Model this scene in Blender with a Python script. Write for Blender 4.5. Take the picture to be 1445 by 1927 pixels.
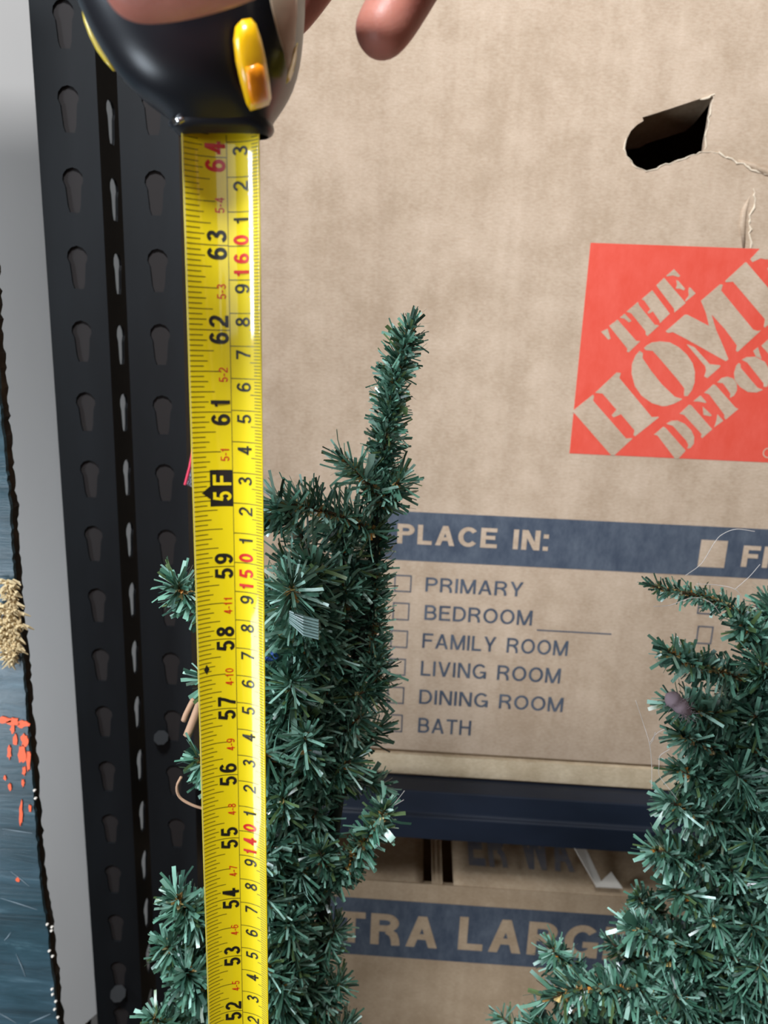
import bpy, bmesh, math, random
import numpy as np
from mathutils import Vector, Matrix
from mathutils.geometry import tessellate_polygon

random.seed(7); rng = np.random.default_rng(11)
for o in list(bpy.data.objects): bpy.data.objects.remove(o)
S = bpy.context.scene; COL = S.collection

# ------------------------------------------------------------------ camera
W, H, F = 1445.0, 1927.0, 1400.0
EYE = Vector((0, 0, 1.576))
pt, yw, th = math.radians(14), math.radians(-2.2), math.radians(2.3)
FW = Vector((math.sin(yw)*math.cos(pt), math.cos(yw)*math.cos(pt), -math.sin(pt)))
R0 = FW.cross(Vector((0, 0, 1))).normalized(); U0 = R0.cross(FW)
RT = R0*math.cos(th) + U0*math.sin(th); UP = -R0*math.sin(th) + U0*math.cos(th)
cam = bpy.data.cameras.new('camera'); co = bpy.data.objects.new('camera', cam); COL.objects.link(co)
M = Matrix.Identity(4)
for i in range(3): M[i][0], M[i][1], M[i][2], M[i][3] = RT[i], UP[i], -FW[i], EYE[i]
co.matrix_world = M
cam.sensor_fit = 'VERTICAL'; cam.sensor_height = 36; cam.lens = F/H*36; cam.clip_start = .01
cam.dof.use_dof = True; cam.dof.focus_distance = .33; cam.dof.aperture_fstop = 13
S.camera = co

# ------------------------------------------------------------------ light and exposure
S.view_settings.view_transform = 'Standard'; S.view_settings.look = 'None'
S.view_settings.gamma = 1; S.view_settings.use_curve_mapping = False
S.view_settings.exposure = 0.0
wd = bpy.data.worlds.new('world'); S.world = wd; wd.use_nodes = True
wd.node_tree.nodes['Background'].inputs[0].default_value = (1.0, .90, .74, 1)
wd.node_tree.nodes['Background'].inputs[1].default_value = .12
def area(name, loc, target, sx, sy, power, col):
    l = bpy.data.lights.new(name, 'AREA'); l.shape = 'RECTANGLE'; l.size = sx; l.size_y = sy
    l.energy = power; l.color = col
    o = bpy.data.objects.new(name, l); COL.objects.link(o); o.location = loc
    o.rotation_euler = (Vector(target)-Vector(loc)).to_track_quat('-Z', 'Y').to_euler(); return o
area('ceiling_lamp', (-.16, -.34, 2.58), (0, .5, 1.45), .26, .20, 25, (.88, .94, 1.0))
area('garage_door_daylight', (-.60, -2.2, 2.12), (0, .5, 1.5), 1.9, .9, 12, (.80, .89, 1.0))
area('side_window', (-1.46, -.27, 1.80), (-.05, .24, 1.55), .26, .42, 14, (.80, .90, 1.0))
area('low_daylight', (-.80, -.10, 1.0), (-.12, .40, 1.15), .36, .36, 5.5, (.80, .90, 1.0))

# ------------------------------------------------------------------ helpers
def P(x, y, Y):
    d = FW*F + RT*(x-W/2) - UP*(y-H/2)
    return EYE + d*(Y/d.y)
def depth(p): return (Vector(p)-EYE).dot(FW)
def lin(c):
    return tuple((v/12.92 if v <= .04045 else ((v+.055)/1.055)**2.4) for v in (x/255 for x in c)) + (1,)
def tag(o, label=None, cat=None, group=None, kind=None):
    if label: o['label'] = label
    if cat: o['category'] = cat
    if group: o['group'] = group
    if kind: o['kind'] = kind
    return o
def thing(name, loc, label, cat, group=None):
    o = bpy.data.objects.new(name, None); o.empty_display_size = .05; COL.objects.link(o); o.location = loc
    return tag(o, label, cat, group)
def wloc(o):
    v = Vector((0, 0, 0))
    while o: v = v + Vector(o.location); o = o.parent
    return v
def mesh(name, verts, faces, mat, parent=None, smooth=False, origin=None):
    off = wloc(parent) if parent else Vector(origin or (0, 0, 0))
    me = bpy.data.meshes.new(name)
    me.from_pydata([tuple(Vector(v)-off) for v in verts], [], [tuple(f) for f in faces])
    me.update()
    if smooth: me.polygons.foreach_set('use_smooth', [True]*len(me.polygons))
    me.materials.append(mat)
    o = bpy.data.objects.new(name, me); COL.objects.link(o)
    if parent: o.parent = parent
    else: o.location = off
    return o
class MB:
    def __init__(s): s.v = []; s.f = []
    def add(s, v, f):
        n = len(s.v); s.v += [Vector(q) for q in v]; s.f += [tuple(i+n for i in q) for q in f]; return s
    def box(s, a, b):
        x0, y0, z0 = a; x1, y1, z1 = b
        v = [(x0,y0,z0),(x1,y0,z0),(x1,y1,z0),(x0,y1,z0),(x0,y0,z1),(x1,y0,z1),(x1,y1,z1),(x0,y1,z1)]
        return s.add(v, [(0,3,2,1),(4,5,6,7),(0,1,5,4),(1,2,6,5),(2,3,7,6),(3,0,4,7)])
    def tube(s, pts, r, n=6):
        pts = [Vector(p) for p in pts]; rs = r if isinstance(r, (list, tuple)) else [r]*len(pts)
        V = []; Fc = []; a = Vector((.31, .52, .79))
        for i, p in enumerate(pts):
            t = (pts[min(i+1, len(pts)-1)]-pts[max(i-1, 0)]).normalized()
            x = t.cross(a).normalized(); y = t.cross(x)
            for k in range(n):
                an = 2*math.pi*k/n; V.append(p + (x*math.cos(an)+y*math.sin(an))*rs[i])
        for i in range(len(pts)-1):
            for k in range(n):
                Fc.append((i*n+k, i*n+(k+1) % n, (i+1)*n+(k+1) % n, (i+1)*n+k))
        Fc.append(tuple(range(n))[::-1]); Fc.append(tuple((len(pts)-1)*n+k for k in range(n)))
        return s.add(V, Fc)
    def prism(s, loops, nrm, thick):
        """polygon (first loop) with holes (others), extruded by thick along nrm"""
        loops = [[Vector(p) for p in l] for l in loops]; nv = Vector(nrm)*thick
        flat = [p for l in loops for p in l]
        tris = tessellate_polygon(loops)
        n = len(flat); fs = []
        for t in tris:
            a, b, c = t
            if (flat[b]-flat[a]).cross(flat[c]-flat[a]).dot(nv) > 0: t = (a, c, b)
            fs.append(tuple(t)); fs.append(tuple(i+n for i in reversed(t)))
        k = 0
        for l in loops:
            m = len(l)
            for i in range(m): fs.append((k+i, k+(i+1) % m, k+(i+1) % m+n, k+i+n))
            k += m
        return s.add(flat+[p+nv for p in flat], fs)
    def build(s, name, mat, parent=None, smooth=False, origin=None, fix=True):
        o = mesh(name, s.v, s.f, mat, parent, smooth, origin)
        if fix:
            bm = bmesh.new(); bm.from_mesh(o.data); bmesh.ops.recalc_face_normals(bm, faces=bm.faces); bm.to_mesh(o.data); bm.free()
            if smooth: o.data.polygons.foreach_set('use_smooth', [True]*len(o.data.polygons))
        return o
def bevel(o, w, seg=2):
    m = o.modifiers.new('bevel', 'BEVEL'); m.width = w; m.segments = seg; m.limit_method = 'ANGLE'; return o

# ------------------------------------------------------------------ materials
def mat(name, col, rough=.6, metal=0, spec=.5, coat=0, coatr=.1, sheen=0, sss=0):
    m = bpy.data.materials.new(name); m.use_nodes = True
    b = m.node_tree.nodes['Principled BSDF']
    b.inputs['Base Color'].default_value = lin(col); b.inputs['Roughness'].default_value = rough
    b.inputs['Metallic'].default_value = metal; b.inputs['Specular IOR Level'].default_value = spec
    b.inputs['Coat Weight'].default_value = coat; b.inputs['Coat Roughness'].default_value = coatr
    b.inputs['Sheen Weight'].default_value = sheen
    if sss: b.inputs['Subsurface Weight'].default_value = sss; b.inputs['Subsurface Radius'].default_value = (.01, .004, .002); b.inputs['Subsurface Scale'].default_value = .5
    return m
def nodes(m): return m.node_tree.nodes, m.node_tree.links, m.node_tree.nodes['Principled BSDF']
def noise(N, L, scale, vec=(1, 1, 1), detail=4, rough=.6, dist=0):
    tc = N.new('ShaderNodeTexCoord'); mp = N.new('ShaderNodeMapping'); mp.inputs['Scale'].default_value = vec
    L.new(tc.outputs['Object'], mp.inputs['Vector']); n = N.new('ShaderNodeTexNoise')
    n.inputs['Scale'].default_value = scale; n.inputs['Detail'].default_value = detail; n.inputs['Roughness'].default_value = rough
    n.inputs['Distortion'].default_value = dist
    L.new(mp.outputs['Vector'], n.inputs['Vector']); return n
def ramp(N, L, src, stops):
    r = N.new('ShaderNodeValToRGB'); e = r.color_ramp.elements
    while len(e) < len(stops): e.new(.5)
    for i, (p, c) in enumerate(stops): e[i].position = p; e[i].color = lin(c)
    L.new(src, r.inputs['Fac']); return r
def mixc(N, L, fac, a, b, mode='MIX'):
    m = N.new('ShaderNodeMix'); m.data_type = 'RGBA'; m.blend_type = mode
    for s, k in ((fac, 0), (a, 6), (b, 7)):
        if isinstance(s, (int, float)): m.inputs[k].default_value = s
        elif isinstance(s, tuple): m.inputs[k].default_value = s
        else: L.new(s, m.inputs[k])
    return m.outputs[2]
def bump(N, L, B, src, strength, dist=.001):
    b = N.new('ShaderNodeBump'); b.inputs['Strength'].default_value = strength; b.inputs['Distance'].default_value = dist
    L.new(src, b.inputs['Height']); L.new(b.outputs['Normal'], B.inputs['Normal'])

def cardboard(name, lo, hi, print_cols=None):
    m = mat(name, hi, .8, spec=.25); N, L, B = nodes(m)
    fib = noise(N, L, 260, (1, 1, 2.4), 5, .7); blot = noise(N, L, 34, (1, 1, 1), 4, .65)
    flute = noise(N, L, 48, (1, 1, .02), 3, .6); speck = noise(N, L, 300, (1, 1, 1.3), 2, .5)
    c1 = ramp(N, L, fib.outputs['Fac'], [(.30, lo), (.70, hi)])
    c2 = ramp(N, L, blot.outputs['Fac'], [(.35, (228, 224, 218)), (.65, (255, 255, 255))])
    c3 = ramp(N, L, flute.outputs['Fac'], [(.38, (232, 228, 224)), (.60, (255, 255, 255))])
    c = mixc(N, L, .8, c1.outputs[0], c2.outputs[0], 'MULTIPLY')
    c = mixc(N, L, .4, c, c3.outputs[0], 'MULTIPLY')
    sp = ramp(N, L, speck.outputs['Fac'], [(.74, (0, 0, 0)), (.80, (150, 150, 150))])
    c = mixc(N, L, sp.outputs[0], c, lin((235, 222, 205)))
    L.new(c, B.inputs['Base Color'])
    add = N.new('ShaderNodeMath'); add.operation = 'MULTIPLY_ADD'; add.inputs[1].default_value = .7
    L.new(flute.outputs['Fac'], add.inputs[0]); L.new(fib.outputs['Fac'], add.inputs[2])
    bump(N, L, B, add.outputs[0], .35, .0006)
    return m
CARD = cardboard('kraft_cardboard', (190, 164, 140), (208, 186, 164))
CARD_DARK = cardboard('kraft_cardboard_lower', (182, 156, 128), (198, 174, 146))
DECK = cardboard('particle_board', (214, 190, 156), (236, 216, 186))
def ink(name, a, b):
    m = mat(name, a, .75, spec=.25); N, L, B = nodes(m)
    n = noise(N, L, 90, (1, 1, .5), 5, .7); c = ramp(N, L, n.outputs['Fac'], [(.35, a), (.72, b)]); L.new(c.outputs[0], B.inputs['Base Color']); return m
RED = ink('orange_red_ink', (220, 80, 62), (228, 94, 78)); BLUE = ink('slate_blue_ink', (66, 74, 88), (94, 101, 112))
FADE = ink('faded_blue_ink', (98, 98, 108), (128, 118, 112))
TORN = mat('torn_paper', (222, 204, 180), .9); 
STEEL = mat('dark_painted_steel', (42, 45, 50), .55, spec=.3); N, L, B = nodes(STEEL)
n = noise(N, L, 25, (1, 1, .3), 4); L.new(ramp(N, L, n.outputs['Fac'], [(.3, (18, 19, 21)), (.7, (25, 27, 30))]).outputs[0], B.inputs['Base Color'])
NAVY = mat('navy_painted_beam', (44, 58, 82), .5, spec=.4); N, L, B = nodes(NAVY)
n = noise(N, L, 30, (.4, 1, 1), 4); L.new(ramp(N, L, n.outputs['Fac'], [(.3, (22, 30, 44)), (.75, (32, 41, 57))]).outputs[0], B.inputs['Base Color'])
BROWNP = mat('brown_connector', (34, 28, 27), .8)
WHITEB = mat('white_melamine', (208, 202, 198), .55); N, L, B = nodes(WHITEB)
n = noise(N, L, 6, (1, 1, .4), 4); L.new(ramp(N, L, n.outputs['Fac'], [(.3, (150, 144, 139)), (.7, (158, 152, 147))]).outputs[0], B.inputs['Base Color'])
WALL = mat('grey_plaster', (150, 146, 140), .9); FLOOR = mat('grey_concrete', (112, 108, 104), .9)
for mm, s in ((WALL, 12), (FLOOR, 20)):
    N, L, B = nodes(mm); n = noise(N, L, s, detail=6); bump(N, L, B, n.outputs['Fac'], .3)
TEAL = mat('scuffed_dark_green_paint', (30, 52, 60), .32, spec=.6); N, L, B = nodes(TEAL)
n1 = noise(N, L, 30, (.25, 1, 2.5), 6, .75, .6); n2 = noise(N, L, 9, (1, 1, 1), 4)
c = ramp(N, L, n1.outputs['Fac'], [(.35, (40, 58, 66)), (.6, (62, 86, 98)), (.8, (126, 146, 156))])
c2 = ramp(N, L, n2.outputs['Fac'], [(.4, (150, 190, 190)), (.65, (255, 255, 255))])
L.new(mixc(N, L, .8, c.outputs[0], c2.outputs[0], 'MULTIPLY'), B.inputs['Base Color']); bump(N, L, B, n1.outputs['Fac'], .6, .001)
ROTTEN = mat('weathered_dark_edge', (34, 27, 22), .85); N, L, B = nodes(ROTTEN)
n = noise(N, L, 60, (1, 1, .6), 5); L.new(ramp(N, L, n.outputs['Fac'], [(.35, (18, 17, 14)), (.62, (58, 44, 32)), (.8, (90, 72, 50))]).outputs[0], B.inputs['Base Color'])
ORANGE = mat('orange_paint', (232, 92, 44), .5); CREAM = mat('tan_fibre', (206, 184, 142), .9)
RUBBER = mat('black_rubber', (17, 19, 27), .34, spec=.5)
YCASE = mat('yellow_plastic', (224, 196, 60), .35, coat=.4); LOCK = mat('yellow_lock_plastic', (255, 196, 8), .3, coat=.6)
LOCK2 = mat('orange_lock_plastic', (252, 150, 10), .35, coat=.4)
CREAMP = mat('side_sticker', (172, 152, 128), .5); CHROME = mat('chrome', (220, 222, 225), .12, 1)
BLADE = mat('yellow_lacquered_blade', (236, 210, 18), .45, spec=.2, coat=.8, coatr=.06)
EDGE = mat('blade_edge_highlight', (216, 206, 150), .4); OLIVE = mat('dull_yellow_print', (204, 178, 14), .45, coat=.8, coatr=.14)
BLACKI = mat('black_print', (22, 20, 12), .45, coat=.3); REDI = mat('red_print', (206, 22, 14), .45, coat=.3); THINI = mat('thin_dark_print', (74, 62, 10), .45, coat=.6)
SKIN = mat('skin', (196, 132, 112), .48, spec=.4, sss=.25); N, L, B = nodes(SKIN)
n = noise(N, L, 40, detail=5); L.new(ramp(N, L, n.outputs['Fac'], [(.3, (176, 106, 92)), (.7, (200, 134, 116))]).outputs[0], B.inputs['Base Color'])
v = N.new('ShaderNodeTexVoronoi'); v.inputs['Scale'].default_value = 900; tcx = N.new('ShaderNodeTexCoord'); L.new(tcx.outputs['Object'], v.inputs['Vector']); bump(N, L, B, v.outputs['Distance'], .15, .0003)
NAIL = mat('fingernail', (226, 176, 160), .25, coat=.5)
TRUNK = mat('dark_green_pole', (20, 34, 26), .6); WIRE = mat('twisted_branch_wire', (70, 52, 30), .6)
WEB = mat('cobweb_silk', (225, 218, 212), .5); WEB.node_tree.nodes['Principled BSDF'].inputs['Alpha'].default_value = .45
FLUFF = mat('grey_lint', (128, 112, 118), .95); PINK = mat('pink_piping', (236, 66, 96), .6)
TWEED = mat('black_flecked_fabric', (40, 38, 44), .9); N, L, B = nodes(TWEED)
n = noise(N, L, 900, detail=2); L.new(ramp(N, L, n.outputs['Fac'], [(.45, (26, 24, 30)), (.62, (150, 146, 156))]).outputs[0], B.inputs['Base Color'])
TAPEW = mat('packing_tape', (222, 212, 200), .35); TWIG = mat('tan_twig', (176, 140, 112), .7); BLUET = mat('blue_ribbon', (60, 96, 170), .4)
def needle_mat(name, stops, rough):
    m = mat(name, (30, 80, 60), rough, spec=.55, coat=.35, coatr=.22); N, L, B = nodes(m)
    g = N.new('ShaderNodeNewGeometry'); r = ramp(N, L, g.outputs['Random Per Island'], stops)
    r.color_ramp.interpolation = 'CONSTANT'
    n = noise(N, L, 160, detail=2); c = ramp(N, L, n.outputs['Fac'], [(.3, (222, 222, 222)), (.7, (255, 255, 255))])
    L.new(mixc(N, L, .6, r.outputs[0], c.outputs[0], 'MULTIPLY'), B.inputs['Base Color']); return m
NEEDLE = needle_mat('pvc_needles', [(0, (58, 98, 80)), (.13, (92, 142, 120)), (.28, (48, 80, 68)), (.40, (118, 168, 146)), (.54, (70, 112, 90)), (.64, (136, 184, 164)), (.76, (92, 116, 72)), (.83, (164, 206, 190)), (.92, (104, 150, 130))], .30)
TAN = needle_mat('tan_needles', [(0, (222, 190, 120)), (.3, (176, 136, 74)), (.55, (240, 216, 160)), (.85, (224, 150, 66))], .45)

# ------------------------------------------------------------------ setting
def struct(name, a, b, m):
    o = MB().box(a, b).build(name, m); o['kind'] = 'structure'; return o
struct('floor', (-2.2, -2.2, -.05), (2.2, 1.6, 0), FLOOR)
struct('wall_back', (-2.2, 1.5, 0), (2.2, 1.6, 2.8), WALL)
struct('wall_left', (-2.3, -.2, 0), (-2.2, 1.6, 2.8), WALL)

# ------------------------------------------------------------------ slotted uprights
YP = .54
def px_x(px, py, Y): return P(px, py, Y).x
def keyhole(cx, zt, r=.0074, h=.029):
    """outline of a keyhole in (x, z): round head, tapering slot below"""
    pts = []
    for k in range(9):
        a = math.radians(-40 + 260*k/8); pts.append((cx+r*math.cos(a), zt-r+r*math.sin(a)))
    pts += [(cx-r*.62, zt-h+.004), (cx-r*.45, zt-h), (cx+r*.45, zt-h), (cx+r*.62, zt-h+.004)]
    return pts
zt0 = P(292, 320, YP).z; PITCH = (P(292, 320, YP).z-P(292, 936, YP).z)/5.0
PITCH = .0508
tops = [zt0 + PITCH*k for k in range(-14, 9)]
def cells(z0, z1, zts):
    zts = sorted(zts); cuts = [z0]+[t+.010 for t in zts[:-1]]+[z1]; return list(zip(cuts[:-1], cuts[1:], zts))
def frontal_plate(x0, x1, Y, z0, z1, hx, zts):
    m = MB()
    for a, b, t in cells(z0, z1, zts): m.prism([[(x0, Y, a), (x1, Y, a), (x1, Y, b), (x0, Y, b)], [(p, Y, q) for p, q in keyhole(hx, t)]], (0, 1, 0), .0018)
    return m
def side_plate(X, y0, y1, z0, z1, hy, zts):
    m = MB()
    for a, b, t in cells(z0, z1, zts): m.prism([[(X, y0, a), (X, y1, a), (X, y1, b), (X, y0, b)], [(X, p, q) for p, q in keyhole(hy, t)]], (-1, 0, 0), .0018)
    return m
Z0, Z1 = .0, 2.05
xa1 = px_x(196, 450, YP); xa0 = xa1-.0425; xb0 = px_x(233, 450, YP); xb1 = px_x(341, 450, YP)
rackA = thing('shelving_rack', (xa0, YP, 0), 'black slotted steel rack upright beside the grey-white board, left of the two uprights', 'shelving')
frontal_plate(xa0, xa1, YP, Z0, Z1, px_x(118, 60, YP)+.001, tops).build('upright_face', STEEL, rackA)
side_plate(xa1, YP+.0018, YP+.0575, Z0, Z1, YP+.022, [t-.002 for t in tops]).build('upright_flange', STEEL, rackA)
MB().box((xa0, YP+.0019, 0), (xa1-.008, YP+.004, Z1)).build('backing_plate', BROWNP, rackA)
rackB = thing('shelving_rack', (xb0, YP, 0), 'dark steel shelving rack holding both moving boxes, upright just left of the tape', 'shelving')
frontal_plate(xb0, xb1, YP, Z0, Z1, px_x(292, 350, YP), tops).build('upright_face', STEEL, rackB)
MB().box((xb1-.0018, YP+.0018, 0), (xb1, YP+.04, Z1)).build('upright_flange', STEEL, rackB)
MB().box((xb0+.006, YP+.0019, 0), (xb1-.006, YP+.004, Z1)).build('backing_plate', BROWNP, rackB)
tag(MB().tube([P(303, 1388, YP-.001), P(303, 1388, YP-.007)], .006, 8).build('bolt', STEEL, rackB))
tag(MB().tube([P(222, 1870, YP-.001), P(222, 1870, YP-.006)], .007, 8).build('bolt', STEEL, rackA))

YB = .60
zd = P(800, 1420, YB).z                         # shelf deck top = upper box bottom
YD = .5985
def beam(zt, parent):
    prof = [(YD-.008, zt-.0205), (YD-.022, zt-.0215), (YD-.026, zt-.040), (YD-.030, zt-.042), (YD-.030, zt-.064), (YD+.01, zt-.064), (YD+.01, zt-.040), (YD+.002, zt-.0215)]
    x0, x1 = xb0+.01, .95; n = len(prof); V = [(x0, a, b) for a, b in prof]+[(x1, a, b) for a, b in prof]
    Fc = [(i, (i+1) % n, (i+1) % n+n, i+n) for i in range(n)]+[tuple(range(n)), tuple(range(n, 2*n))]
    bevel(MB().add(V, Fc).build('shelf_beam', NAVY, parent), .0012)
for zt, m in ((zd, DECK), (.50, DECK)):
    MB().box((xb0+.012, YD, zt-.0195), (.95, 1.10, zt)).build('shelf_deck', m, rackB); beam(zt, rackB)
for x in (xb0+.01, .93):
    MB().box((x, 1.10, 0), (x+.04, 1.102, Z1)).build('rear_upright', STEEL, rackB)
MB().box((.93, YP, 0), (.97, YP+.002, Z1)).build('upright_face', STEEL, rackB)

# ------------------------------------------------------------------ moving boxes
def glyph_polys(ch, h):
    """grotesque capital or digit, cap height 1, half stem h: list of convex-ish polygons and the advance width"""
    out = []
    def path(pts, closed=False):
        pts = [p for i, p in enumerate(pts) if i == 0 or math.hypot(p[0]-pts[i-1][0], p[1]-pts[i-1][1]) > 1e-4]
        n = len(pts); L_ = []; R_ = []
        for i in range(n):
            a = pts[i-1] if (i or closed) else None; b = pts[(i+1) % n] if (i < n-1 or closed) else None; p = pts[i]
            d1 = (p[0]-a[0], p[1]-a[1]) if a else (b[0]-p[0], b[1]-p[1]); d2 = (b[0]-p[0], b[1]-p[1]) if b else d1
            l1 = math.hypot(*d1) or 1; l2 = math.hypot(*d2) or 1
            n1 = (-d1[1]/l1, d1[0]/l1); n2 = (-d2[1]/l2, d2[0]/l2); m = (n1[0]+n2[0], n1[1]+n2[1]); q = m[0]*n1[0]+m[1]*n1[1] or 1
            L_.append((p[0]+m[0]/q*h, p[1]+m[1]/q*h)); R_.append((p[0]-m[0]/q*h, p[1]-m[1]/q*h))
        for i in range(n if closed else n-1):
            k = (i+1) % n; out.append([L_[i], L_[k], R_[k], R_[i]])
    def arc(cx, cy, rx, ry, a0, a1, n=16): return [(cx+rx*math.cos(math.radians(a0+(a1-a0)*i/n)), cy+ry*math.sin(math.radians(a0+(a1-a0)*i/n))) for i in range(n+1)]
    def rect(x0, y0, x1, y1): out.append([(x0, y0), (x1, y0), (x1, y1), (x0, y1)])
    def para(x0, y0, x1, y1, k=1.0):
        d = k*h*math.hypot(x1-x0, y1-y0)/abs(y1-y0); out.append([(x0-d, y0), (x0+d, y0), (x1+d, y1), (x1-d, y1)])
    H2 = 2*h; W_ = .70
    def ell(cx, cy, rx, ry): path(arc(cx, cy, rx-h, ry-h, 0, 360, 28)[:-1], True)
    if ch == ' ': return [], .36
    if ch == 'I': rect(0, 0, H2, 1); W_ = H2
    elif ch == 'L': rect(0, 0, H2, 1); rect(0, 0, .56, H2); W_ = .56
    elif ch in 'EF':
        rect(0, 0, H2, 1); rect(0, 1-H2, .62, 1); rect(0, .5-h+.02, .56, .5+h+.02); W_ = .62
        if ch == 'E': rect(0, 0, .64, H2); W_ = .64
    elif ch == 'H': rect(0, 0, H2, 1); rect(.70-H2, 0, .70, 1); rect(0, .5-h+.02, .70, .5+h+.02)
    elif ch == 'T': rect(.33-h, 0, .33+h, 1); rect(0, 1-H2, .66, 1); W_ = .66
    elif ch == 'A': d = h*1.1; para(d, 0, .38, 1); para(.76-d, 0, .38, 1); rect(.16, .25, .60, .25+H2*.9); W_ = .76
    elif ch == 'V': d = h*1.1; para(.36, 0, d, 1); para(.36, 0, .72-d, 1); W_ = .72
    elif ch == 'Y': d = h*1.2; rect(.36-h, 0, .36+h, .45); para(.36, .38, d, 1); para(.36, .38, .72-d, 1); W_ = .72
    elif ch == 'X': d = h*1.2; para(d, 0, .70-d, 1); para(.70-d, 0, d, 1)
    elif ch == 'W': d = h; para(.26, 0, d, 1); para(.26, 0, .50, 1); para(.74, 0, .50, 1); para(.74, 0, 1.0-d, 1); W_ = 1.0
    elif ch == 'N': rect(0, 0, H2, 1); rect(.70-H2, 0, .70, 1); para(.70-h*1.2, 0, h*1.2, 1)
    elif ch == 'M': rect(0, 0, H2*.95, 1); rect(.84-H2*.95, 0, .84, 1); para(.42, 0, h*1.1, 1); para(.42, 0, .84-h*1.1, 1); W_ = .84
    elif ch in 'PR':
        rect(0, 0, H2, 1); y0 = .43; r = (1-y0)/2-h; path([(h, 1-h), (.36, 1-h)]+arc(.36, 1-h-r, .66-.36-h, r, 90, -90, 12)+[(h, y0+h)]); W_ = .66
        if ch == 'R': path([(.40, .46), (.54, .34), (.585, .18), (.60, 0)]); W_ = .70
    elif ch == 'B':
        rect(0, 0, H2, 1); r1 = (1-.51)/2; path([(h, 1-h), (.36, 1-h)]+arc(.36, 1-h-(r1-h/2), .63-.36-h, r1-h/2, 90, -90, 12)+[(h, .51)])
        r2 = (.51-h)/2; path([(h, .51), (.38, .51)]+arc(.38, h+r2, .68-.38-h, r2, 90, -90, 12)+[(h, h)]); W_ = .68
    elif ch == 'D': rect(0, 0, H2, 1); path([(h, 1-h), (.32, 1-h)]+arc(.32, .5, .72-.32-h, .5-h, 90, -90, 18)+[(h, h)]); W_ = .72
    elif ch == 'O': ell(.40, .5, .40, .5); W_ = .80
    elif ch == 'C': path(arc(.39, .5, .39-h, .5-h, 38, 322, 26)); W_ = .74
    elif ch == 'G': path(arc(.40, .5, .40-h, .5-h, 42, 345, 26)); rect(.42, .5-H2*.9, .77, .5); rect(.77-H2*.9, 0.02, .77, .5); W_ = .77
    elif ch == '0': ell(.28, .5, .28, .5); W_ = .56
    elif ch == '1': rect(.34-H2, 0, .34, 1); out.append([(.02, .78), (.02, .78-H2*.8), (.34-h, .78-H2*.6), (.34-h, .98), (.20, .82)]); W_ = .50
    elif ch == '2': path(arc(.28, .70, .28-h, .30-h, 175, -25, 14)+[(.36, .42), (.16, .26), (h+.01, .05)]); rect(0, 0, .56, H2); W_ = .56
    elif ch == '3': path(arc(.27, .745, .25-h, .255-h/2-h/2, 165, -85, 14)); path(arc(.27, .27+h*.2, .28-h, .27-h*.9, 88, -165, 16)); rect(.20, .52-h, .34, .52+h); W_ = .56
    elif ch == '4': rect(.46-H2, 0, .46, 1); rect(0, .23, .58, .23+H2); para(h*1.2, .27, .44-h, 1, .9); W_ = .58
    elif ch == '5': rect(.10, 1-H2, .52, 1); path([(.10+h*.9, 1), (.075, .47)]); path(arc(.28, .325, .28-h, .325-h, 138, -160, 18)); W_ = .56
    elif ch in '69':
        ell(.28, .325, .28, .325); path(arc(.30, .5, .30-h, .5-h, 42, 198, 18)); W_ = .56
        if ch == '9': out = [[(.56-x, 1-y) for x, y in p] for p in out]
    elif ch == '7': rect(0, 1-H2, .55, 1); path([(.55-h*1.1, 1-h), (.38, .62), (.26, .32), (.21, 0)]); W_ = .55
    elif ch == '8': ell(.28, .745, .25, .255); ell(.28, .275, .28, .275); W_ = .56
    elif ch == '-': rect(0, .34, .30, .34+H2); W_ = .30
    elif ch == ':': rect(0, 0, H2, H2*1.05); rect(0, .62, H2, .62+H2*1.05); W_ = H2
    return out, W_
def text2d(s, h=.07):
    v = []; f = []; x = 0; lay = 0
    for ch in s:
        ps, w = glyph_polys(ch, h)
        for p in ps:
            ar = sum(p[i][0]*p[(i+1) % len(p)][1]-p[(i+1) % len(p)][0]*p[i][1] for i in range(len(p)))
            if ar < 0: p = p[::-1]
            n = len(v); v += [(x+a, b, lay) for a, b in p]; f.append(tuple(n+i for i in range(len(p))))
            lay = (lay+4e-6) % 6e-5
        x += w+.13
    return v, f
CAP = 1.0
def text_panel(mb, s, xl, xr, z0, cap, Y, bold=.012):
    v, f = text2d(s, bold); a = min(q[0] for q in v); b = max(q[0] for q in v)
    sx = (xr-xl)/(b-a); sz = cap/CAP
    mb.add([(xl+(q[0]-a)*sx, Y-q[2], z0+q[1]*sz) for q in v], f)
def text_px(parent, m, s, l, r, base, top, Y, Yw, bold=.012):
    mb = MB(); A = P(l, base, Y); text_panel(mb, s, A.x, P(r, base+ (r-l)*.053, Y).x, A.z, P(l, top, Y).z-A.z, Yw, bold)
    mb.build('printed_word', m, parent, fix=False)

X0, X1 = -.205, .40
zbt = zd+.68
upper = thing('moving_box', ((X0+X1)/2, .85, zd), 'brown cardboard moving box with orange-red square logo and torn hand hole, on the shelf', 'box')
hz = lambda x, y: P(1130+x/4.587, 150+y/4.587, YB)
hole = [hz(*p) for p in [(360, 325), (370, 355), (320, 385), (262, 440), (226, 510), (212, 590), (226, 655), (265, 712), (330, 768), (400, 785), (480, 765), (540, 742), (600, 722), (640, 700), (750, 670), (880, 622), (890, 600), (900, 520), (915, 450), (928, 380), (940, 300), (965, 170), (985, 145), (870, 160), (600, 250)]]
fp = MB().prism([[(X0, YB, zd+.0038), (X1, YB, zd+.0038), (X1, YB, zbt), (X0, YB, zbt)], hole], (0, 1, 0), .004)
fp.build('front_panel', CARD, upper)
MB().box((X0, YB+.004, zd), (X0+.004, YB+.49, zbt)).build('side_panel', CARD, upper)
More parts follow.
